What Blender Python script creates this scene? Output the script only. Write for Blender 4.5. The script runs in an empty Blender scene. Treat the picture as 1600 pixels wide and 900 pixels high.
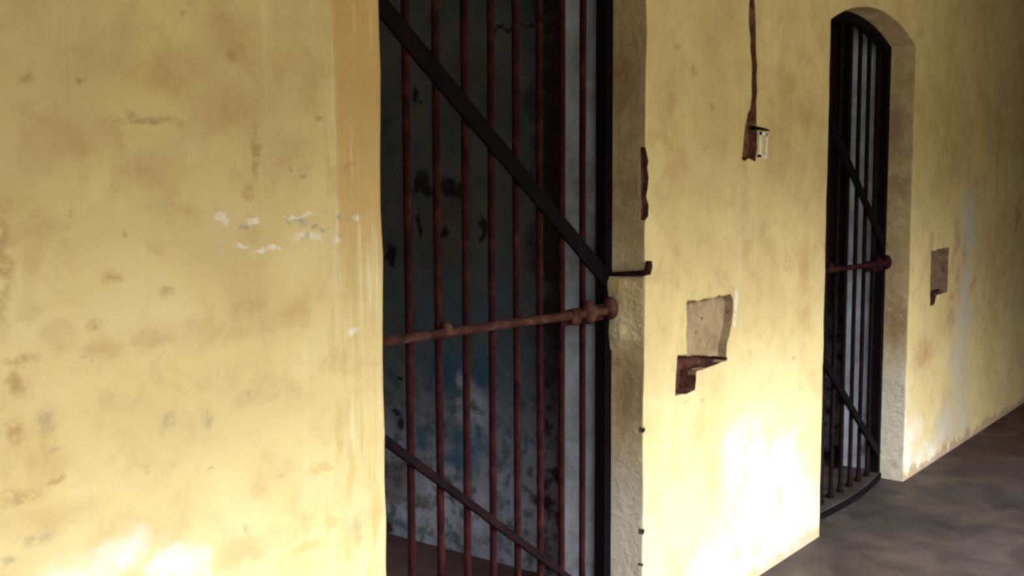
import bpy, bmesh, math, random
from mathutils import Vector, Matrix
S = bpy.context.scene
COL = S.collection

# ------------------------------------------------------------------ camera
cam_d = bpy.data.cameras.new('camera'); cam = bpy.data.objects.new('camera', cam_d); COL.objects.link(cam)
cam_d.sensor_fit = 'HORIZONTAL'; cam_d.sensor_width = 36.0; cam_d.lens = 36.0 * 1700.56 / 1600
cam_d.clip_start = 0.05; cam_d.clip_end = 300
R_ = Vector((0.6129024, -0.79014851, -0.0039988)); U_ = Vector((0.07577973, 0.05374189, 0.99567527)); F_ = Vector((0.78651642, 0.61055479, -0.09281577))
M = Matrix.Identity(4)
for i in range(3):
    M[i][0], M[i][1], M[i][2] = R_[i], U_[i], -F_[i]
M[0][3], M[1][3], M[2][3] = 0.0, -1.69376668, 1.45
cam.matrix_world = M
S.camera = cam

# ------------------------------------------------------------------ sky, exposure
w = bpy.data.worlds.new('sky'); S.world = w; w.use_nodes = True
nt = w.node_tree; nt.nodes.clear()
wo = nt.nodes.new('ShaderNodeOutputWorld'); bg = nt.nodes.new('ShaderNodeBackground')
tc = nt.nodes.new('ShaderNodeTexCoord'); sx = nt.nodes.new('ShaderNodeSeparateXYZ'); rp = nt.nodes.new('ShaderNodeValToRGB')
nt.links.new(tc.outputs['Generated'], sx.inputs[0]); nt.links.new(sx.outputs['Z'], rp.inputs[0])
rp.color_ramp.elements[0].position = 0.27; rp.color_ramp.elements[0].color = (0.20, 0.215, 0.23, 1)
rp.color_ramp.elements[1].position = 0.58; rp.color_ramp.elements[1].color = (1.0, 1.0, 1.02, 1)
nt.links.new(rp.outputs[0], bg.inputs['Color']); bg.inputs['Strength'].default_value = 30.0
nt.links.new(bg.outputs[0], wo.inputs[0])
S.view_settings.view_transform = 'Standard'; S.view_settings.look = 'None'
S.view_settings.gamma = 1.0; S.view_settings.use_curve_mapping = False
S.view_settings.exposure = 0.25
S.cycles.max_bounces = 7; S.cycles.diffuse_bounces = 5
S.cycles.filter_width = 2.8

# ------------------------------------------------------------------ material helpers
class NT:
    def __init__(s, name):
        s.m = bpy.data.materials.new(name); s.m.use_nodes = True
        s.t = s.m.node_tree; s.b = s.t.nodes['Principled BSDF']
    def n(s, typ, **kw):
        nd = s.t.nodes.new(typ)
        for k, v in kw.items(): setattr(nd, k, v)
        return nd
    def set(s, sock, v):
        if isinstance(v, bpy.types.NodeSocket): s.t.links.new(v, sock)
        else: sock.default_value = v
    def math(s, op, a, b=0.0, clamp=False):
        nd = s.n('ShaderNodeMath', operation=op, use_clamp=clamp); s.set(nd.inputs[0], a); s.set(nd.inputs[1], b); return nd.outputs[0]
    def vmath(s, op, a, b):
        nd = s.n('ShaderNodeVectorMath', operation=op); s.set(nd.inputs[0], a); s.set(nd.inputs[1], b)
        return nd.outputs['Value'] if op in ('LENGTH', 'DOT_PRODUCT') else nd.outputs[0]
    def noise(s, vec, scale, detail=4.0, rough=0.55, dist=0.0, color=False):
        nd = s.n('ShaderNodeTexNoise'); s.set(nd.inputs['Vector'], vec)
        nd.inputs['Scale'].default_value = scale; nd.inputs['Detail'].default_value = detail
        nd.inputs['Roughness'].default_value = rough; nd.inputs['Distortion'].default_value = dist
        return nd.outputs['Color'] if color else nd.outputs['Fac']
    def scale(s, vec, sc, loc=(0, 0, 0)):
        nd = s.n('ShaderNodeMapping'); s.set(nd.inputs['Vector'], vec)
        nd.inputs['Scale'].default_value = sc; nd.inputs['Location'].default_value = loc
        return nd.outputs[0]
    def ramp(s, fac, stops, interp='LINEAR'):
        nd = s.n('ShaderNodeValToRGB'); s.set(nd.inputs[0], fac); cr = nd.color_ramp; cr.interpolation = interp
        while len(cr.elements) < len(stops): cr.elements.new(0.5)
        for e, (p, c) in zip(cr.elements, stops):
            e.position = p; e.color = (c, c, c, 1) if isinstance(c, (int, float)) else (*c, 1)
        return nd.outputs[0]
    def smooth(s, v, a, b, lo=0.0, hi=1.0):
        nd = s.n('ShaderNodeMapRange', interpolation_type='SMOOTHSTEP'); s.set(nd.inputs[0], v)
        for i, x in enumerate((a, b, lo, hi)): nd.inputs[i + 1].default_value = x
        return nd.outputs[0]
    def mix(s, fac, a, b, blend='MIX'):
        nd = s.n('ShaderNodeMix', data_type='RGBA', blend_type=blend)
        s.set(nd.inputs[0], fac)
        for sock, v in ((nd.inputs[6], a), (nd.inputs[7], b)):
            s.set(sock, v if isinstance(v, bpy.types.NodeSocket) else (*v, 1))
        return nd.outputs[2]
    def bump(s, h, strength, dist=0.01, bevel=0.0):
        nd = s.n('ShaderNodeBump'); s.set(nd.inputs['Height'], h)
        nd.inputs['Strength'].default_value = strength; nd.inputs['Distance'].default_value = dist
        if bevel:
            bv = s.n('ShaderNodeBevel', samples=4); bv.inputs['Radius'].default_value = bevel
            s.t.links.new(bv.outputs[0], nd.inputs['Normal'])
        s.t.links.new(nd.outputs[0], s.b.inputs['Normal'])
    def spots(s, vec, items, a=1.25, b=0.55):
        """worn, stained or painted-bright places: items (centre u, centre v, radius u, radius v) on the wall's own two axes; 1 inside, 0 outside"""
        cur = None          # every step takes its vector from the step before, so only a few values are alive at a time
        for (u, v, ru, rv) in items:
            if cur is not None:
                nd = s.n('ShaderNodeVectorMath', operation='MULTIPLY_ADD')
                s.set(nd.inputs[0], cur); nd.inputs[1].default_value = (1e-9, 1e-9, 0); s.set(nd.inputs[2], vec); vec = nd.outputs[0]
            d = s.vmath('LENGTH', s.scale(vec, (1 / ru, 1 / rv, 0), (-u / ru, -v / rv, 0)), (0, 0, 0))
            cur = d if cur is None else s.math('MINIMUM', cur, d)
        return s.smooth(cur, a, b)
    def uv(s, axis):   # (x or y, z, 0) of the object's own coordinates
        o = s.n('ShaderNodeTexCoord').outputs['Object']
        sp = s.n('ShaderNodeSeparateXYZ'); s.set(sp.inputs[0], o)
        cb = s.n('ShaderNodeCombineXYZ'); s.set(cb.inputs[0], sp.outputs[axis]); s.set(cb.inputs[1], sp.outputs['Z'])
        return o, sp, cb.outputs[0]
    def finish(s, col, rough=0.85, spec=0.25, metal=0.0):
        s.set(s.b.inputs['Base Color'], col if isinstance(col, bpy.types.NodeSocket) else (*col, 1))
        s.set(s.b.inputs['Roughness'], rough); s.b.inputs['Specular IOR Level'].default_value = spec
        s.b.inputs['Metallic'].default_value = metal
        return s.m

STAIN = {
    'scuff': [(1.143, 1.567, 0.067, 0.009), (1.105, 1.576, 0.015, 0.011), (1.375, 1.516, 0.013, 0.052), (1.351, 1.442, 0.019, 0.017), (0.922, 1.621, 0.01, 0.01), (1.007, 1.627, 0.007, 0.007), (1.222, 1.765, 0.007, 0.007), (1.326, 1.698, 0.012, 0.012), (1.459, 1.489, 0.007, 0.006), (1.495, 1.467, 0.009, 0.005), (1.538, 1.588, 0.011, 0.008), (0.985, 1.401, 0.007, 0.006), (1.084, 1.367, 0.006, 0.008), (0.89, 1.174, 0.028, 0.012), (0.874, 1.135, 0.015, 0.023), (0.874, 1.055, 0.015, 0.021), (0.881, 0.951, 0.039, 0.015), (0.94, 0.962, 0.016, 0.006), (3.017, 1.877, 0.024, 0.012), (3.133, 1.816, 0.021, 0.018), (3.254, 1.712, 0.022, 0.012), (1.62, 1.497, 0.019, 0.005), (0.86, 1.34, 0.022, 0.11), (1.06, 1.30, 0.022, 0.012), (1.16, 1.27, 0.018, 0.012), (1.02, 1.22, 0.012, 0.008)],
    'cloud': [(1.20, 1.19, 0.11, 0.02), (1.36, 1.25, 0.06, 0.05), (1.28, 1.17, 0.09, 0.02), (1.05, 1.19, 0.05, 0.02), (1.50, 1.21, 0.06, 0.06), (1.20, 1.66, 0.13, 0.05), (1.32, 1.60, 0.1, 0.06), (0.98, 1.55, 0.06, 0.05), (1.40, 1.72, 0.09, 0.05), (0.90, 1.02, 0.05, 0.09), (0.93, 0.93, 0.09, 0.03), (1.14, 1.47, 0.07, 0.03), (1.36, 0.74, 0.08, 0.03), (3.02, 1.60, 0.05, 0.3), (6.9, 0.9, 0.5, 0.4), (5.9, 1.7, 0.3, 0.3), (4.05, 1.1, 0.06, 0.25), (3.9, 1.75, 0.25, 0.12)],
    'smudge': [(0.929, 1.07, 0.02, 0.026), (0.937, 1.01, 0.017, 0.005), (1.0, 1.166, 0.012, 0.003), (1.016, 1.156, 0.006, 0.004), (1.154, 1.023, 0.018, 0.015), (1.243, 1.012, 0.012, 0.027), (1.11, 0.945, 0.008, 0.008), (1.247, 0.916, 0.009, 0.004), (1.33, 0.78, 0.009, 0.013), (1.339, 1.046, 0.006, 0.01), (1.633, 0.705, 0.019, 0.04), (1.48, 0.764, 0.007, 0.008), (1.415, 0.866, 0.01, 0.005), (0.901, 0.874, 0.031, 0.015), (0.856, 0.848, 0.013, 0.008), (3.107, 0.752, 0.022, 0.006), (3.217, 0.739, 0.023, 0.007), (2.84, 0.385, 0.019, 0.014), (2.84, 0.705, 0.015, 0.012), (3.955, 0.784, 0.018, 0.008), (2.995, 1.151, 0.012, 0.006), (3.767, 0.414, 0.017, 0.01), (1.451, 1.39, 0.007, 0.01)],
    'wipe': [(1.482, 0.7, 0.042, 0.012), (1.525, 0.86, 0.04, 0.01), (1.576, 0.926, 0.013, 0.066), (1.608, 0.84, 0.013, 0.07), (3.652, 0.117, 0.05, 0.034), (3.483, 0.132, 0.036, 0.038), (3.434, 0.117, 0.071, 0.019), (1.689, 0.728, 0.016, 0.058), (1.555, 0.739, 0.026, 0.017)],
    'white': [(1.484, 1.394, 0.043, 0.004), (1.5, 1.349, 0.038, 0.008), (1.408, 1.33, 0.046, 0.005), (1.33, 1.336, 0.018, 0.007), (1.367, 1.384, 0.016, 0.005), (1.289, 1.39, 0.013, 0.011), (1.642, 1.38, 0.015, 0.007), (1.579, 1.332, 0.015, 0.008), (1.625, 1.14, 0.015, 0.008), (3.452, 1.052, 0.014, 0.045), (3.448, 0.986, 0.012, 0.027)],
    'grey': [(1.491, 1.376, 0.021, 0.012), (1.532, 1.365, 0.028, 0.005), (1.479, 1.388, 0.012, 0.006), (1.342, 1.378, 0.012, 0.006), (1.281, 1.345, 0.007, 0.005), (1.588, 1.388, 0.009, 0.008), (1.5, 1.347, 0.009, 0.008)],
    'wash_glow': [(0.956, 0.795, 0.102, 0.046), (1.079, 0.8, 0.079, 0.046), (1.192, 0.732, 0.054, 0.024), (3.72, 0.33, 0.33, 0.26), (3.38, 0.10, 0.22, 0.10), (3.957, 0.125, 0.293, 0.181), (3.55, 0.50, 0.15, 0.14), (5.428, 0.145, 0.143, 0.197), (5.693, 0.042, 0.341, 0.103), (5.30, 0.2, 0.03, 0.3)],
    'blue': [(6.277, 1.199, 0.153, 0.211), (6.275, 0.81, 0.18, 0.286), (6.227, 0.386, 0.258, 0.254), (6.133, 0.15, 0.318, 0.145)],
    'rusty': [(6.08, 1.017, 0.096, 0.242), (6.032, 0.831, 0.083, 0.208), (5.534, 0.598, 0.168, 0.098), (6.207, 1.062, 0.062, 0.105), (6.025, 0.064, 0.048, 0.036), (7.381, 1.242, 0.099, 0.201), (5.643, 1.156, 0.042, 0.065), (6.417, 0.888, 0.079, 0.058)],
}
CELL = {
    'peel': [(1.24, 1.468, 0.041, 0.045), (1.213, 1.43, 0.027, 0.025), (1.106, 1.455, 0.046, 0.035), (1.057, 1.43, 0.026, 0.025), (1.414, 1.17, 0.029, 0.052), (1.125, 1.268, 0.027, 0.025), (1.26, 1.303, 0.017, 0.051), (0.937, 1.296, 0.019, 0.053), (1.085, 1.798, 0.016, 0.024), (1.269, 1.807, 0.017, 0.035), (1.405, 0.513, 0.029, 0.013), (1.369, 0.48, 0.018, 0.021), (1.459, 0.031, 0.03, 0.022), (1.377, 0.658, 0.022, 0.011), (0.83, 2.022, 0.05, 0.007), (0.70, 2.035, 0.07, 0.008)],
    'brown': [(1.433, 0.205, 0.081, 0.096), (1.384, 0.268, 0.072, 0.068), (1.107, 1.355, 0.13, 0.099), (1.142, 1.205, 0.115, 0.088), (1.068, 1.905, 0.048, 0.06), (0.957, 1.886, 0.037, 0.071)],
    'blue': [(1.002, 0.457, 0.113, 0.076), (1.115, 0.724, 0.132, 0.102), (1.052, 0.373, 0.098, 0.046), (1.256, 0.421, 0.042, 0.053), (0.919, 0.719, 0.063, 0.099)],
    'pale': [(1.156, 0.2, 0.102, 0.131), (1.262, 0.074, 0.105, 0.081), (0.985, 0.586, 0.096, 0.101), (1.049, 0.68, 0.026, 0.076), (0.988, 0.178, 0.081, 0.09), (1.387, 0.104, 0.073, 0.041)],
}

def mat_ochre():
    k = NT('ochre_plaster'); o, sp, P = k.uv('X')
    # wobble the stain coordinates so every mark gets a ragged outline
    nz = k.vmath('SUBTRACT', k.noise(o, 22, 4, 0.65, color=True), (0.5, 0.5, 0.5))
    Pw = k.vmath('ADD', P, k.vmath('MULTIPLY', nz, (0.05, 0.05, 0)))
    nz2 = k.vmath('SUBTRACT', k.noise(o, 3.2, 5, 0.62, color=True), (0.5, 0.5, 0.5))
    Pl = k.vmath('ADD', P, k.vmath('MULTIPLY', nz2, (0.5, 0.4, 0)))
    big = k.noise(o, 2.3, 6, 0.6, 0.4)
    col = k.ramp(big, [(0.28, (0.50, 0.36, 0.16)), (0.45, (0.57, 0.435, 0.20)), (0.58, (0.63, 0.49, 0.225)), (0.75, (0.64, 0.52, 0.28))])
    mid = k.noise(o, 9, 6, 0.65, 0.3)
    col = k.mix(k.smooth(mid, 0.46, 0.70, 0, 0.6), col, (0.45, 0.31, 0.14))
    streak = k.noise(k.scale(o, (9, 9, 0.9)), 1.6, 5, 0.6)
    col = k.mix(k.smooth(streak, 0.55, 0.8, 0, 0.38), col, (0.42, 0.30, 0.13))
    streak2 = k.noise(k.scale(o, (14, 14, 1.1), (3, 1, 5)), 1.3, 5, 0.65)
    col = k.mix(k.smooth(streak2, 0.56, 0.78, 0, 0.35), col, (0.72, 0.63, 0.36))
    pale = k.math('MULTIPLY', k.smooth(k.noise(o, 3.6, 6, 0.62, 0.5), 0.3, 0.62), k.smooth(sp.outputs['Z'], 1.15, 0.6))
    col = k.mix(k.math('MULTIPLY', pale, k.smooth(sp.outputs['X'], 4.6, 6.0, 0.75, 0.1)), col, (0.68, 0.60, 0.33))  # lower wall lightened in colour to strengthen its overexposed look
    # broad brown band of repaired plaster beside the near door, darker patch at far left
    band = k.math('MULTIPLY', k.smooth(k.vmath('DOT_PRODUCT', Pw, (1, 0, 0)), 1.565, 1.595), k.smooth(sp.outputs['Z'], 1.15, 1.5))
    band = k.math('MULTIPLY', band, k.math('LESS_THAN', sp.outputs['X'], 1.8))
    col = k.mix(k.math('MULTIPLY', band, 0.62), col, (0.50, 0.28, 0.09))
    # worn whitewash low on the walls, with the pier foot's bright glow painted in
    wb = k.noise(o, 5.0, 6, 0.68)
    wash_glow = k.math('MULTIPLY', k.spots(Pl, STAIN['wash_glow'], 1.5, 0.3), k.smooth(wb, 0.28, 0.62))
    col = k.mix(k.math('MULTIPLY', wash_glow, 0.8), col, (0.74, 0.73, 0.66))
    col = k.mix(k.math('MULTIPLY', k.spots(Pl, STAIN['blue'], 1.4, 0.3), k.smooth(streak, 0.3, 0.6, 0.25, 0.75)), col, (0.44, 0.42, 0.38))
    col = k.mix(k.math('MULTIPLY', k.spots(Pw, STAIN['rusty'], 1.5, 0.2), k.smooth(mid, 0.35, 0.6, 0.15, 0.6)), col, (0.36, 0.16, 0.06))
    col = k.mix(k.math('MULTIPLY', k.spots(k.vmath('ADD', P, k.vmath('MULTIPLY', nz2, (0.22, 0.16, 0))), STAIN['cloud'], 1.6, 0.2), k.smooth(mid, 0.3, 0.6, 0.1, 0.5)), col, (0.45, 0.29, 0.115))
    edge = k.math('MULTIPLY', k.smooth(sp.outputs['X'], 1.50, 1.58), k.math('LESS_THAN', sp.outputs['X'], 1.8))
    fine = k.noise(k.scale(o, (26, 26, 1.6), (7, 0, 2)), 1.4, 5, 0.65)
    col = k.mix(k.math('MULTIPLY', edge, k.smooth(fine, 0.5, 0.68, 0, 0.6)), col, (0.45, 0.33, 0.13))
    col = k.mix(k.math('MULTIPLY', edge, k.smooth(fine, 0.46, 0.32, 0, 0.5)), col, (0.72, 0.66, 0.42))
    brk = k.smooth(k.noise(o, 45, 3, 0.6), 0.3, 0.6)
    col = k.mix(k.math('MULTIPLY', k.spots(Pw, STAIN['scuff'], 1.5, 0.3), k.math('MULTIPLY', brk, 0.55)), col, (0.30, 0.17, 0.06))
    col = k.mix(k.math('MULTIPLY', k.spots(Pw, STAIN['smudge'], 1.5, 0.3), k.math('MULTIPLY', brk, 0.6)), col, (0.33, 0.265, 0.15))
    col = k.mix(k.math('MULTIPLY', k.spots(Pw, STAIN['wipe'], 1.3, 0.5), 0.5), col, (0.50, 0.36, 0.12))
    col = k.mix(k.math('MULTIPLY', k.spots(Pw, STAIN['white'], 1.4, 0.4), k.math('MULTIPLY', brk, 0.8)), col, (0.74, 0.69, 0.58))
    col = k.mix(k.math('MULTIPLY', k.spots(Pw, STAIN['grey'], 1.4, 0.4), k.math('MULTIPLY', brk, 0.85)), col, (0.30, 0.27, 0.24))
    # splashed dirt along the foot
    foot = k.smooth(k.math('ADD', sp.outputs['Z'], k.math('MULTIPLY', k.noise(o, 9, 5, 0.7), -0.22)), -0.055, -0.085)
    col = k.mix(k.math('MULTIPLY', foot, 0.7), col, (0.30, 0.19, 0.13))
    h = k.math('ADD', k.math('MULTIPLY', k.noise(o, 6, 6, 0.6), 1.0), k.math('MULTIPLY', k.noise(o, 60, 4, 0.6), 0.12))
    k.bump(h, 0.35, 0.03, 0.012)
    return k.finish(col, 0.82, 0.2)

def mat_cell():
    k = NT('blue_limewash'); o, sp, P = k.uv('Y')
    nz = k.vmath('SUBTRACT', k.noise(o, 16, 5, 0.65, color=True), (0.5, 0.5, 0.5))
    Pw = k.vmath('ADD', P, k.vmath('MULTIPLY', nz, (0.1, 0.14, 0)))
    col = k.ramp(k.noise(o, 4.5, 7, 0.65, 0.5), [(0.3, (0.13, 0.155, 0.16)), (0.46, (0.20, 0.22, 0.215)), (0.6, (0.25, 0.25, 0.235)), (0.75, (0.28, 0.26, 0.22))])
    brk = k.smooth(k.noise(o, 18, 5, 0.6), 0.35, 0.58)
    bl = k.math('MULTIPLY', k.smooth(sp.outputs['Z'], 1.35, 0.95), k.smooth(k.noise(o, 3.3, 6, 0.65, 0.5), 0.3, 0.58))
    col = k.mix(k.math('MULTIPLY', bl, 0.6), col, (0.12, 0.20, 0.26))
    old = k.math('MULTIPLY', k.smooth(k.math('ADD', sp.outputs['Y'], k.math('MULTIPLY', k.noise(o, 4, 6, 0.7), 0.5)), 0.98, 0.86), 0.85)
    col = k.mix(old, col, (0.055, 0.028, 0.034))  # shade of the unlit front corner painted in, over maroon peeled plaster
    low = k.smooth(sp.outputs['Z'], 0.95, 0.2)
    col = k.mix(k.math('MULTIPLY', low, k.math('MULTIPLY', brk, 0.75)), col, (0.58, 0.59, 0.70))  # brighter lower part of the cell wall put into the colour
    col = k.mix(k.math('MULTIPLY', k.spots(Pw, CELL['brown'], 1.4, 0.3), 0.55), col, (0.19, 0.145, 0.10))
    col = k.mix(k.math('MULTIPLY', k.spots(Pw, CELL['blue'], 1.4, 0.3), 0.7), col, (0.05, 0.20, 0.34))
    col = k.mix(k.math('MULTIPLY', k.spots(Pw, CELL['pale'], 1.4, 0.3), k.math('MULTIPLY', brk, 0.8)), col, (0.74, 0.75, 0.88))
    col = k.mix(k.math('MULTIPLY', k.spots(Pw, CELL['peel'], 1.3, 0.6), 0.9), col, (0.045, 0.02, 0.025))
    k.bump(k.noise(o, 12, 6, 0.65), 0.4, 0.03)
    return k.finish(col, 0.9, 0.15)

def mat_floor():
    k = NT('worn_cement'); o, sp, P = k.uv('X')
    col = k.ramp(k.noise(o, 3.0, 7, 0.65, 0.6), [(0.3, (0.012, 0.008, 0.009)), (0.48, (0.032, 0.024, 0.0225)), (0.68, (0.064, 0.048, 0.039))])
    red = k.math('MULTIPLY', k.smooth(sp.outputs['X'], 5.3, 7.2), k.smooth(k.noise(k.scale(o, (0.6, 3, 1)), 2.4, 5, 0.6), 0.25, 0.6))
    col = k.mix(k.math('MULTIPLY', red, 0.9), col, (0.052, 0.012, 0.010))
    inside = k.smooth(sp.outputs['Y'], 0.30, 0.34)
    col = k.mix(inside, col, k.mix(k.noise(o, 9, 5, 0.6), (0.10, 0.045, 0.045), (0.20, 0.12, 0.11)))
    st = k.noise(k.scale(o, (1.2, 2.5, 1), (4, 2, 0)), 3, 6, 0.7)
    col = k.mix(k.smooth(st, 0.55, 0.72, 0, 0.6), col, (0.045, 0.022, 0.015))
    k.bump(k.noise(o, 20, 6, 0.65), 0.25, 0.02)
    return k.finish(col, k.smooth(k.noise(o, 5, 4), 0.3, 0.7, 0.5, 0.85), 0.3)

def mat_brick(name='bare_brick', c=((0.10, 0.04, 0.025), (0.20, 0.085, 0.05), (0.40, 0.25, 0.13))):
    k = NT(name); o, sp, P = k.uv('X')
    col = k.ramp(k.noise(o, 26, 6, 0.7), [(0.3, c[0]), (0.5, c[1]), (0.7, c[2])])
    k.bump(k.noise(o, 70, 5, 0.7), 0.8, 0.02)
    return k.finish(col, 0.95, 0.1)

def mat_niche():
    k = NT('grey_mortar'); o, sp, P = k.uv('X')
    col = k.ramp(k.noise(o, 13, 6, 0.65, 0.5), [(0.3, (0.17, 0.105, 0.06)), (0.48, (0.29, 0.205, 0.12)), (0.68, (0.40, 0.30, 0.18))])
    pit = k.smooth(k.noise(o, 40, 2, 0.5), 0.68, 0.74)
    col = k.mix(pit, col, (0.08, 0.045, 0.03))
    k.bump(k.noise(o, 30, 6, 0.65), 0.6, 0.02)
    return k.finish(col, 0.95, 0.1)

def mat_jamb():
    k = NT('bare_jamb_plaster'); o, sp, P = k.uv('Y')
    col = k.ramp(k.noise(o, 7, 6, 0.65, 0.4), [(0.3, (0.36, 0.25, 0.125)), (0.5, (0.46, 0.345, 0.18)), (0.7, (0.55, 0.45, 0.27))])
    col = k.mix(k.smooth(k.noise(o, 17, 5, 0.7), 0.55, 0.75, 0, 0.6), col, (0.24, 0.15, 0.08))
    col = k.mix(k.math('MULTIPLY', k.spots(k.vmath('ADD', P, k.vmath('MULTIPLY', k.vmath('SUBTRACT', k.noise(o, 9, 5, 0.65, color=True), (0.5, 0.5, 0.5)), (0.15, 0.2, 0))), [(0.06, 0.80, 0.07, 0.13), (0.05, 1.45, 0.06, 0.06), (0.08, 1.75, 0.05, 0.1)], 1.4, 0.3), 0.55), col, (0.27, 0.16, 0.09))
    lowz = k.math('ADD', sp.outputs['Z'], k.math('MULTIPLY', k.noise(o, 5, 5, 0.65), -0.5))
    col = k.mix(k.smooth(lowz, 0.55, 0.1, 0, 0.75), col, (0.60, 0.56, 0.47))
    k.bump(k.noise(o, 22, 6, 0.65), 0.5, 0.03, 0.012)
    return k.finish(col, 0.88, 0.15)

def simple(name, stops, sc=14, rough=0.7, spec=0.3, metal=0.0, bump=0.3):
    k = NT(name); o = k.n('ShaderNodeTexCoord').outputs['Object']
    col = k.ramp(k.noise(o, sc, 6, 0.65, 0.3), stops)
    k.bump(k.noise(o, sc * 4, 5, 0.65), bump, 0.01)
    return k.finish(col, rough, spec, metal)

SOOT = mat_brick('dark_mortar_hole', ((0.05, 0.045, 0.035), (0.09, 0.08, 0.06), (0.14, 0.12, 0.09)))
BROWNPIT = mat_brick('brown_pocket_mortar', ((0.15, 0.08, 0.05), (0.25, 0.16, 0.10), (0.34, 0.25, 0.16)))
DARKBRICK = mat_brick('dark_red_brick', ((0.05, 0.016, 0.014), (0.11, 0.042, 0.03), (0.19, 0.10, 0.065)))
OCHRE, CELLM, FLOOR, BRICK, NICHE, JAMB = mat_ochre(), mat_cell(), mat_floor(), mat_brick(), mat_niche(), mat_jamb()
REVEAL = simple('blue_grey_reveal', [(0.3, (0.24, 0.26, 0.26)), (0.5, (0.47, 0.51, 0.56)), (0.7, (0.64, 0.66, 0.75))], 6, 0.9, 0.15)
RUST = simple('rusted_bar_iron', [(0.3, (0.010, 0.003, 0.005)), (0.5, (0.026, 0.006, 0.007)), (0.7, (0.055, 0.016, 0.013))], 16, 0.85, 0.05)
DARKRUST = simple('dark_rusted_iron', [(0.3, (0.004, 0.002, 0.003)), (0.55, (0.010, 0.004, 0.005)), (0.75, (0.026, 0.010, 0.009))], 16, 0.8, 0.06)
DARKIRON = simple('black_painted_iron', [(0.3, (0.0025, 0.002, 0.003)), (0.6, (0.005, 0.003, 0.004)), (0.8, (0.016, 0.007, 0.006))], 12, 0.75, 0.05)
BOLTIRON = simple('brown_rusted_bolt', [(0.3, (0.022, 0.007, 0.006)), (0.5, (0.052, 0.018, 0.012)), (0.7, (0.11, 0.05, 0.033))], 22, 0.8, 0.1)
WHITEP = simple('white_plaster', [(0.3, (0.62, 0.54, 0.38)), (0.6, (0.76, 0.70, 0.55))], 20, 0.9, 0.15)
CEIL = simple('dull_ceiling_limewash', [(0.3, (0.22, 0.20, 0.16)), (0.6, (0.30, 0.28, 0.22))], 4, 0.9, 0.1)
OUTER = simple('outer_wall_plaster', [(0.3, (0.26, 0.25, 0.22)), (0.6, (0.34, 0.33, 0.29))], 3, 0.9, 0.1)
FACADE = simple('darkened_facade', [(0.3, (0.045, 0.045, 0.035)), (0.6, (0.07, 0.068, 0.055))], 1.5, 0.9, 0.1)
GROUND = simple('packed_earth', [(0.3, (0.05, 0.05, 0.035)), (0.6, (0.08, 0.075, 0.055))], 2, 0.95, 0.1)

# ------------------------------------------------------------------ mesh helpers
def link(name, bm, mat, parent=None, smooth=False, mats=None):
    me = bpy.data.meshes.new(name); bmesh.ops.recalc_face_normals(bm, faces=bm.faces[:]); bm.to_mesh(me); bm.free()
    for m in (mats or [mat]): me.materials.append(m)
    if smooth:
        for p in me.polygons: p.use_smooth = True
    o = bpy.data.objects.new(name, me); COL.objects.link(o)
    if parent: o.parent = parent
    return o
def struct(o): o['kind'] = 'structure'; return o
def add_box(bm, a, b):
    vs = [bm.verts.new((x, y, z)) for z in (a[2], b[2]) for y in (a[1], b[1]) for x in (a[0], b[0])]
    for f in ((0, 1, 3, 2), (4, 5, 7, 6), (0, 1, 5, 4), (2, 3, 7, 6), (0, 2, 6, 4), (1, 3, 7, 5)):
        bm.faces.new([vs[i] for i in f])
def box(name, a, b, mat):
    bm = bmesh.new(); add_box(bm, a, b); return struct(link(name, bm, mat))
def add_tube(bm, pts, rad, n=10, cap=True):
    """round rod along pts; rad a number or one per point"""
    pts = [Vector(p) for p in pts]; rings = []
    up = Vector((0, 0, 1))
    for i, p in enumerate(pts):
        d = (pts[min(i + 1, len(pts) - 1)] - pts[max(i - 1, 0)]).normalized()
        u = d.cross(up) if abs(d.dot(up)) < 0.95 else d.cross(Vector((0, 1, 0)))
        u.normalize(); v = d.cross(u).normalized(); r = rad[i] if isinstance(rad, (list, tuple)) else rad
        rings.append([bm.verts.new(p + (u * math.cos(t) + v * math.sin(t)) * r) for t in [2 * math.pi * k / n for k in range(n)]])
    for A, B in zip(rings, rings[1:]):
        for k in range(n): bm.faces.new((A[k], A[(k + 1) % n], B[(k + 1) % n], B[k]))
    if cap:
        bm.faces.new(rings[0]); bm.faces.new(rings[-1])
def add_strap(bm, p, q, width, thick, jit=0.0, n=14, rnd=None):
    """flat bar in the gate plane (x, z) from p to q, thickness in y"""
    p, q = Vector(p), Vector(q); d = (q - p); L = d.length; d.normalize(); s = Vector((-d.z, 0, d.x)); y = Vector((0, 1, 0)); rings = []
    for i in range(n + 1):
        c = p + d * (L * i / n); j = (rnd.uniform(-jit, jit) if rnd else 0)
        w2 = width / 2 + j; b = thick * 0.18
        prof = [(-w2, -thick / 2 + b), (-w2 + b, -thick / 2), (w2 - b, -thick / 2), (w2, -thick / 2 + b), (w2, thick / 2), (-w2, thick / 2)]
        rings.append([bm.verts.new(c + s * u + y * v) for u, v in prof])
    m = len(rings[0])
    for A, B in zip(rings, rings[1:]):
        for k in range(m): bm.faces.new((A[k], A[(k + 1) % m], B[(k + 1) % m], B[k]))
    bm.faces.new(rings[0]); bm.faces.new(rings[-1])
def prism(pts, y0, y1, jit=0.0, rnd=None, taper=None):
    """outline (x, z) pushed from y0 to y1 as one closed solid"""
    bm = bmesh.new()
    A = [bm.verts.new((x, y0, z)) for x, z in pts]
    tp = taper or (lambda x, z: (x, z))
    B = []
    for x, z in pts:
        x2, z2 = tp(x, z)
        if rnd: x2 += rnd.uniform(-jit, jit); z2 += rnd.uniform(-jit, jit)
        B.append(bm.verts.new((x2, y1, z2)))
    bm.faces.new(A); bm.faces.new(list(reversed(B)))
    n = len(A)
    for i in range(n): bm.faces.new((A[i], A[(i + 1) % n], B[(i + 1) % n], B[i]))
    return bm
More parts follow.
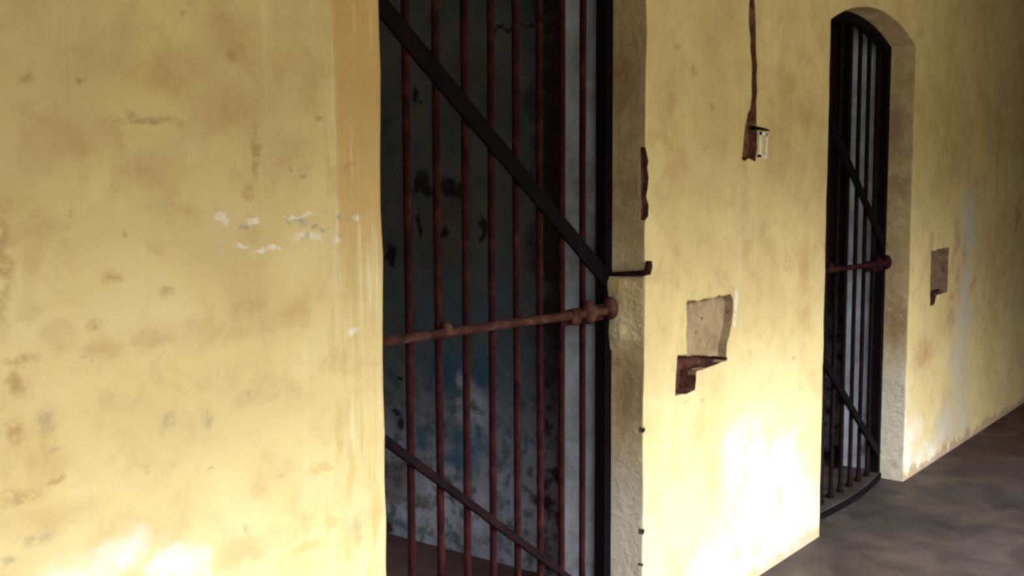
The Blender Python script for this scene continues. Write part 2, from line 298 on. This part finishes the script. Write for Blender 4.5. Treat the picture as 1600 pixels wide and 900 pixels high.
def densify(pts, step, jit, rnd):
    out = []
    n = len(pts)
    for i in range(n):
        a, b = pts[i], pts[(i + 1) % n]; L = math.hypot(b[0] - a[0], b[1] - a[1]); m = max(1, int(L / step))
        for k in range(m):
            t = k / m; j = jit if k else 0
            out.append((a[0] + (b[0] - a[0]) * t + rnd.uniform(-j, j), a[1] + (b[1] - a[1]) * t + rnd.uniform(-j, j)))
    return out

# ------------------------------------------------------------------ the front wall with its doorways and recesses
D1 = (1.716, 2.836); D2 = (4.250, 5.305); SPRING = 2.105; RISE = 0.105; TH = 0.31
def opening(x0, x1, rnd):
    c = (x0 + x1) / 2; hw = (x1 - x0) / 2; Rr = (hw * hw + RISE * RISE) / (2 * RISE); a = math.asin(hw / Rr)
    pts = [(x0, -0.3)]
    for z in [0.1 * i for i in range(0, 21)]: pts.append((x0 + rnd.uniform(-0.004, 0.004), z))
    for i in range(0, 25):
        t = -a + 2 * a * i / 24; pts.append((c + Rr * math.sin(t), SPRING + RISE - Rr + Rr * math.cos(t)))
    for z in reversed([0.1 * i for i in range(0, 21)]): pts.append((x1 + rnd.uniform(-0.005, 0.005), z))
    pts.append((x1, -0.3))
    return pts
rnd = random.Random(7)
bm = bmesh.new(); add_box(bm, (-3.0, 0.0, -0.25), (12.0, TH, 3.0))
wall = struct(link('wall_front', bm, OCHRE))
cutters = []
def cutter(bm, mat):
    o = link('cutter', bm, mat); cutters.append(o); return o
OP1, OP2 = opening(*D1, rnd), opening(*D2, rnd)
for OP in (OP1, OP2):
    # the front part of the passage is bare plaster, the part behind the gate is blue-grey limewash
    cutter(prism(OP, -0.2, 0.16), JAMB)
    xs = [p[0] for p in OP]; cutter(prism([(min(xs), -0.3), (max(xs), -0.3), (max(xs), 2.6), (min(xs), 2.6)], 0.155, TH + 0.2), REVEAL)
# lock recesses, the lower step deeper than the pocket above it: a square pocket with a step down at its lower left
N1 = [(3.100, 1.077), (3.180, 1.073), (3.262, 1.074), (3.417, 1.078), (3.440, 1.060), (3.441, 1.02), (3.432, 0.975), (3.410, 0.930), (3.394, 0.905), (3.391, 0.850), (3.30, 0.846), (3.170, 0.842), (3.163, 0.779), (3.10, 0.777), (3.031, 0.783), (3.037, 0.860), (3.045, 0.909), (3.104, 0.905)]
cutter(prism(densify(N1, 0.03, 0.004, rnd), -0.1, 0.030, 0.003, rnd, lambda x, z: (x + (0.0 if x < 3.35 else -0.012), z)), NICHE)
STEP = [(3.040, 0.906), (3.108, 0.900), (3.25, 0.880), (3.392, 0.858), (3.391, 0.850), (3.30, 0.846), (3.170, 0.842), (3.163, 0.779), (3.10, 0.777), (3.031, 0.783), (3.035, 0.860)]
cutter(prism(densify(STEP, 0.03, 0.003, rnd), -0.1, 0.060, 0.003, rnd), DARKBRICK)
N2 = [(5.637, 1.115), (5.790, 1.118), (5.941, 1.121), (5.938, 1.0), (5.933, 0.890), (5.840, 0.886), (5.746, 0.882), (5.722, 0.841), (5.645, 0.838), (5.640, 0.95)]
cutter(prism(densify(N2, 0.03, 0.004, rnd), -0.1, 0.035, 0.003, rnd), BROWNPIT)
cutter(prism(densify([(5.642, 0.915), (5.80, 0.905), (5.930, 0.900), (5.932, 0.892), (5.840, 0.886), (5.746, 0.882), (5.722, 0.841), (5.645, 0.838)], 0.03, 0.003, rnd), -0.1, 0.06), DARKBRICK)
# chased groove for an old conduit, bare brick showing
SLOT = [(3.522, 2.30), (3.520, 2.086), (3.517, 2.042), (3.532, 1.956), (3.552, 1.849), (3.549, 1.76), (3.522, 1.693), (3.494, 1.648), (3.486, 1.571), (3.474, 1.538), (3.535, 1.548), (3.590, 1.533), (3.602, 1.581), (3.602, 1.641), (3.597, 1.686), (3.590, 1.742), (3.592, 1.831), (3.584, 1.919), (3.576, 2.006), (3.563, 2.092), (3.560, 2.30)]
cutter(prism(densify(SLOT, 0.03, 0.006, rnd), -0.1, 0.032, 0.004, rnd, lambda x, z: (3.548 + (x - 3.548) * 0.92, z)), BRICK)
# broken arris of the near doorway
CH = [(2.80, 1.562), (2.838, 1.562), (2.850, 1.53), (2.845, 1.505), (2.856, 1.475), (2.852, 1.445), (2.843, 1.42), (2.852, 1.395), (2.850, 1.362), (2.838, 1.345), (2.80, 1.345)]
cutter(prism(densify(CH, 0.02, 0.004, rnd), -0.1, 0.016, 0.005, rnd), DARKBRICK)
for (cz, r) in ((0.385, 0.009), (0.705, 0.008), (0.28, 0.005)):
    cutter(prism([(2.836 + 1.2 * r * math.cos(t), cz + r * math.sin(t)) for t in [2 * math.pi * i / 9 for i in range(9)]], -0.1, 0.016), SOOT)
for c in cutters:
    md = wall.modifiers.new('cut', 'BOOLEAN'); md.operation = 'DIFFERENCE'; md.object = c; md.solver = 'EXACT'; md.material_mode = 'TRANSFER'
dg = bpy.context.evaluated_depsgraph_get()
me2 = bpy.data.meshes.new_from_object(wall.evaluated_get(dg), preserve_all_data_layers=True, depsgraph=dg)
wall.modifiers.clear(); old = wall.data; wall.data = me2; me2.name = 'wall_front'; bpy.data.meshes.remove(old)
for c in cutters: bpy.data.objects.remove(c, do_unlink=True)

# ------------------------------------------------------------------ the rest of the building
CEILZ = 3.0
bm = bmesh.new(); add_box(bm, (-3.0, -2.75, -0.25), (12.0, 4.3, 0.0)); struct(link('floor', bm, FLOOR))
box('ceiling', (-3.0, -2.75, CEILZ), (12.0, 4.3, CEILZ + 0.2), CEIL)
CW = [(D1[0] - 1.1, 3.2034), (3.40, 5.672), (5.87, 8.1)]            # cell interiors in x
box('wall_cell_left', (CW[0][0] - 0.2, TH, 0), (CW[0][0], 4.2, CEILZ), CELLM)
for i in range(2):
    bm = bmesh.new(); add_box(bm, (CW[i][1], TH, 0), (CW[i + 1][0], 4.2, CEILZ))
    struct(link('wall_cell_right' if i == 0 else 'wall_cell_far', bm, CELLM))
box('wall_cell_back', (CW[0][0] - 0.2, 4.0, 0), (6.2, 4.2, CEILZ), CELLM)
box('wall_end', (11.8, -2.75, 0), (12.0, 0.0, CEILZ), OUTER)
box('wall_start', (-3.0, -2.75, 0), (-2.8, 0.0, CEILZ), OUTER)
# veranda side: lintel on square piers, open between them
LINT = 2.38
bm = bmesh.new(); add_box(bm, (-2.8, -2.75, LINT), (11.8, -2.45, CEILZ))
for px in (-1.6, 1.2): add_box(bm, (px - 0.14, -2.75, 0), (px + 0.14, -2.45, LINT))
add_box(bm, (5.3, -2.75, 0), (11.8, -2.45, LINT))  # unseen solid stretch, added to dim the far end of the wall
struct(link('wall_veranda', bm, OUTER))
box('ground', (-60, -60, -0.6), (60, -2.76, -0.3), GROUND)
bm = bmesh.new(); add_box(bm, (-50, -28.0, -0.3), (55, -27.0, 9.0)); struct(link('wall_opposite', bm, FACADE))  # unseen block, height and dark colour set to keep low sky off the wall

# thresholds in both doorways, front edge worn to a bow
def threshold(name, x0, x1):
    top = []; n = 16
    fr = [(x0 + (x1 - x0) * i / n, 0.118 - 0.045 * math.sin(math.pi * i / n) ** 0.8) for i in range(n + 1)]
    bm = bmesh.new(); zs = (-0.02, 0.034)
    ring = fr + [(x1, TH), (x0, TH)]
    A = [bm.verts.new((x, y, zs[0])) for x, y in ring]; B = [bm.verts.new((x, y, zs[1])) for x, y in ring]
    bm.faces.new(A); bm.faces.new(B)
    for i in range(len(ring)):
        j = (i + 1) % len(ring); bm.faces.new((A[i], A[j], B[j], B[i]))
    return struct(link(name, bm, FLOOR)), fr
_, FR1 = threshold('trim_1', *D1)
_, FR2 = threshold('trim_2', *D2)

# lump of repair plaster where the near gate's bolt enters the jamb
bm = bmesh.new(); NU, NV = 12, 22; grid = []
rnd = random.Random(3)
for j in range(NV + 1):
    v = j / NV; z = 0.945 + 0.238 * v; row = []
    for i in range(NU + 1):
        u = i / NU
        y = 0.002 + 0.126 * u + 0.004 * math.sin(9 * v + 1) * (u > 0.9)
        e = min(v / 0.22, (1 - v) / 0.06, 1.0); e = max(e, 0.0) ** 0.6
        prof = (0.006 + 0.026 * min(1, u / 0.6) ** 1.5) * (0.8 + 0.2 * math.cos(6 * v + 0.6))
        row.append(bm.verts.new((D1[1] + 0.004 - prof * e + rnd.uniform(-1, 1) * 0.0015 - 0.002 * e, y, z + 0.012 * math.sin(5 * u) * (v < 0.1))))
    grid.append(row)
for a, b in zip(grid, grid[1:]):
    for i in range(NU): bm.faces.new((a[i], a[i + 1], b[i + 1], b[i]))
back = [[bm.verts.new((D1[1] + 0.02, v.co.y, v.co.z)) for v in row] for row in (grid[0], grid[-1])]
for i in range(NU):
    bm.faces.new((grid[0][i], grid[0][i + 1], back[0][i + 1], back[0][i])); bm.faces.new((grid[-1][i], grid[-1][i + 1], back[1][i + 1], back[1][i]))
bm.faces.new([r[-1] for r in grid] + [back[1][-1], back[0][-1]])
bm.faces.new([r[0] for r in grid] + [back[1][0], back[0][0]])
bm.faces.new([back[0][0], back[0][-1], back[1][-1], back[1][0]])
struct(link('trim_3', bm, JAMB, smooth=False))

# rim of white plaster left beside the groove
bm = bmesh.new()
for a, b in (((3.604, 1.550), (3.625, 1.640)), ((3.658, 1.556), (3.676, 1.636)), ((3.606, 1.628), (3.672, 1.640)), ((3.604, 1.547), (3.672, 1.559))):
    add_box(bm, (a[0], -0.006, a[1]), (b[0], 0.006, b[1]))
struct(link('trim_4', bm, WHITEP))

# ------------------------------------------------------------------ the gates
def gate(x0, x1, label, fr, first, pitch, lowbrace, rz, BARM, BRACEM, BOLTM):
    root = bpy.data.objects.new('iron_gate', None); COL.objects.link(root); root.location = (x0, 0.13, 0.0)
    root['label'] = label; root['category'] = 'gate'; root['group'] = 'barred iron cell gates'
    W = x1 - x0; rnd = random.Random(int(x0 * 100))
    L = lambda p: (p[0] - x0, p[1] - 0.13, p[2])
    c = W / 2; hw = W / 2; Rr = (hw * hw + RISE * RISE) / (2 * RISE)
    archz = lambda x: SPRING + RISE - Rr + math.sqrt(max(Rr * Rr - (x - c) ** 2, 0))
    # outer frame: two stiles, an arched head
    for s in (0, 1):
        bm = bmesh.new(); a = 0.004 if s == 0 else W - 0.040
        add_box(bm, (a, -0.016, 0.03), (a + 0.036, 0.022, archz(0.02) - 0.003)); link('stile', bm, DARKIRON, root)
    bm = bmesh.new(); n = 20; rings = []
    for i in range(n + 1):
        x = 0.004 + (W - 0.008) * i / n; z = archz(x) - 0.003
        rings.append([bm.verts.new((x, y, zz)) for y, zz in ((-0.016, z), (0.022, z), (0.022, z - 0.04), (-0.016, z - 0.04))])
    for A, B in zip(rings, rings[1:]):
        for k in range(4): bm.faces.new((A[k], A[(k + 1) % 4], B[(k + 1) % 4], B[k]))
    bm.faces.new(rings[0]); bm.faces.new(rings[-1]); link('head', bm, DARKIRON, root)
    # upright round bars with a swelling at the foot
    x = first - x0
    while x - pitch > 0.06: x -= pitch
    while x < W - 0.06:
        b = rnd.uniform(-0.0015, 0.0015); zt = archz(x) - 0.02
        bm = bmesh.new(); zs = [0.03, 0.048, 0.062] + [0.062 + (zt - 0.062) * i / 14 for i in range(1, 15)]
        rs = [0.017, 0.017, 0.0108] + [0.0102] * 14
        add_tube(bm, [(x + b * math.sin(z * 3), 0.005, z) for z in zs], rs, 12); link('bar', bm, BARM, root, True)
        x += pitch
    # bowed bottom rail along the worn threshold edge
    bm = bmesh.new(); rings = []
    for (px, py) in fr:
        px = min(max(px, x0 + 0.003), x1 - 0.003)
        rings.append([bm.verts.new(L((px, py - dy, z))) for dy, z in ((0.003, 0.002), (0.012, 0.004), (0.012, 0.026), (0.003, 0.030))])
    for A, B in zip(rings, rings[1:]):
        for k in range(4): bm.faces.new((A[k], A[(k + 1) % 4], B[(k + 1) % 4], B[k]))
    bm.faces.new(rings[0]); bm.faces.new(rings[-1]); link('bottom_rail', bm, DARKIRON, root)
    # two raking braces
    bm = bmesh.new(); add_strap(bm, (0.012, -0.014, 1.952), (W - 0.03, -0.014, 1.165), 0.050, 0.010, 0.001, 14, rnd)
    link('brace', bm, DARKIRON, root)
    bm = bmesh.new(); add_strap(bm, (0.012, -0.014, 0.925 + rz), (W - 0.02, -0.014, 0.125), lowbrace, 0.012, 0.001, 14, rnd)
    link('brace', bm, BRACEM, root)
    # sliding bolt: rod across the bars, staples and a knob at the jamb
    zr = 1.088; ze = 1.070
    bm = bmesh.new(); add_tube(bm, [(0.01, -0.026, zr), (W * 0.5, -0.026, 1.081), (W - 0.04, -0.026, ze), (W - 0.006, -0.027, ze - 0.001)], 0.0125, 12)
    rod = link('bolt_rod', bm, BOLTM, root, True)
    def ball(name, cx, cz, r, sx, sy, sz):
        bm = bmesh.new(); bmesh.ops.create_uvsphere(bm, u_segments=16, v_segments=10, radius=r)
        for v in bm.verts: v.co = Vector((v.co.x * sx + cx, v.co.y * sy - 0.030, v.co.z * sz + cz))
        return link(name, bm, BOLTM, rod, True)
    ball('staple', W - 0.225, 1.068, 0.026, 1.0, 0.7, 0.95)
    ball('staple', W - 0.152, 1.076, 0.034, 0.75, 0.7, 1.1)
    ball('knob', W - 0.036, 1.078, 0.036, 0.62, 0.75, 1.0)
    bm = bmesh.new()      # hasp plate behind the staples
    add_box(bm, (W - 0.285, -0.022, 1.045), (W - 0.06, -0.015, 1.092)); link('hasp_plate', bm, BARM, rod)
    # rivet heads where the rod crosses the second visible bar
    bm = bmesh.new(); bmesh.ops.create_uvsphere(bm, u_segments=10, v_segments=8, radius=0.015)
    for v in bm.verts: v.co += Vector((0.335, -0.022, 1.098))
    link('rivet', bm, BOLTM, rod, True)
    return root
gate(*D1, 'near large iron bar gate in the doorway left of the pier with stepped recess', FR1, 1.942, 0.1085, 0.022, 0.0, RUST, DARKRUST, BOLTIRON)
gate(*D2, 'far iron bar gate under the visible arched door head', FR2, 4.598, 0.1165, 0.040, -0.02, DARKRUST, DARKIRON, RUST)  # darker irons here put the far gate's shade into its colour

# ------------------------------------------------------------------ small ironwork
root = None
bm = bmesh.new(); xj = D1[1]
add_tube(bm, [(xj - 0.012, 0.128, 1.176), (xj - 0.013, 0.09, 1.181), (xj - 0.011, 0.04, 1.186), (xj - 0.010, 0.0, 1.188), (xj - 0.003, -0.012, 1.192), (xj + 0.004, -0.013, 1.21), (xj + 0.004, -0.012, 1.225)], [0.008, 0.008, 0.008, 0.009, 0.012, 0.011, 0.009], 10)
o = link('hasp_rod', bm, RUST, smooth=True)
o['label'] = 'short rusty iron rod lying across the near doorway jamb above the plaster lump'; o['category'] = 'iron rod'
bm = bmesh.new(); add_tube(bm, [(3.575, 0.012, 1.652), (3.605, -0.004, 1.651), (3.65, -0.010, 1.648), (3.675, -0.012, 1.646)], [0.007, 0.006, 0.0045, 0.002], 8)
o = link('nail', bm, DARKIRON, smooth=True)
o['label'] = 'dark bent nail sticking out of the brown groove high on the pier'; o['category'] = 'nail'
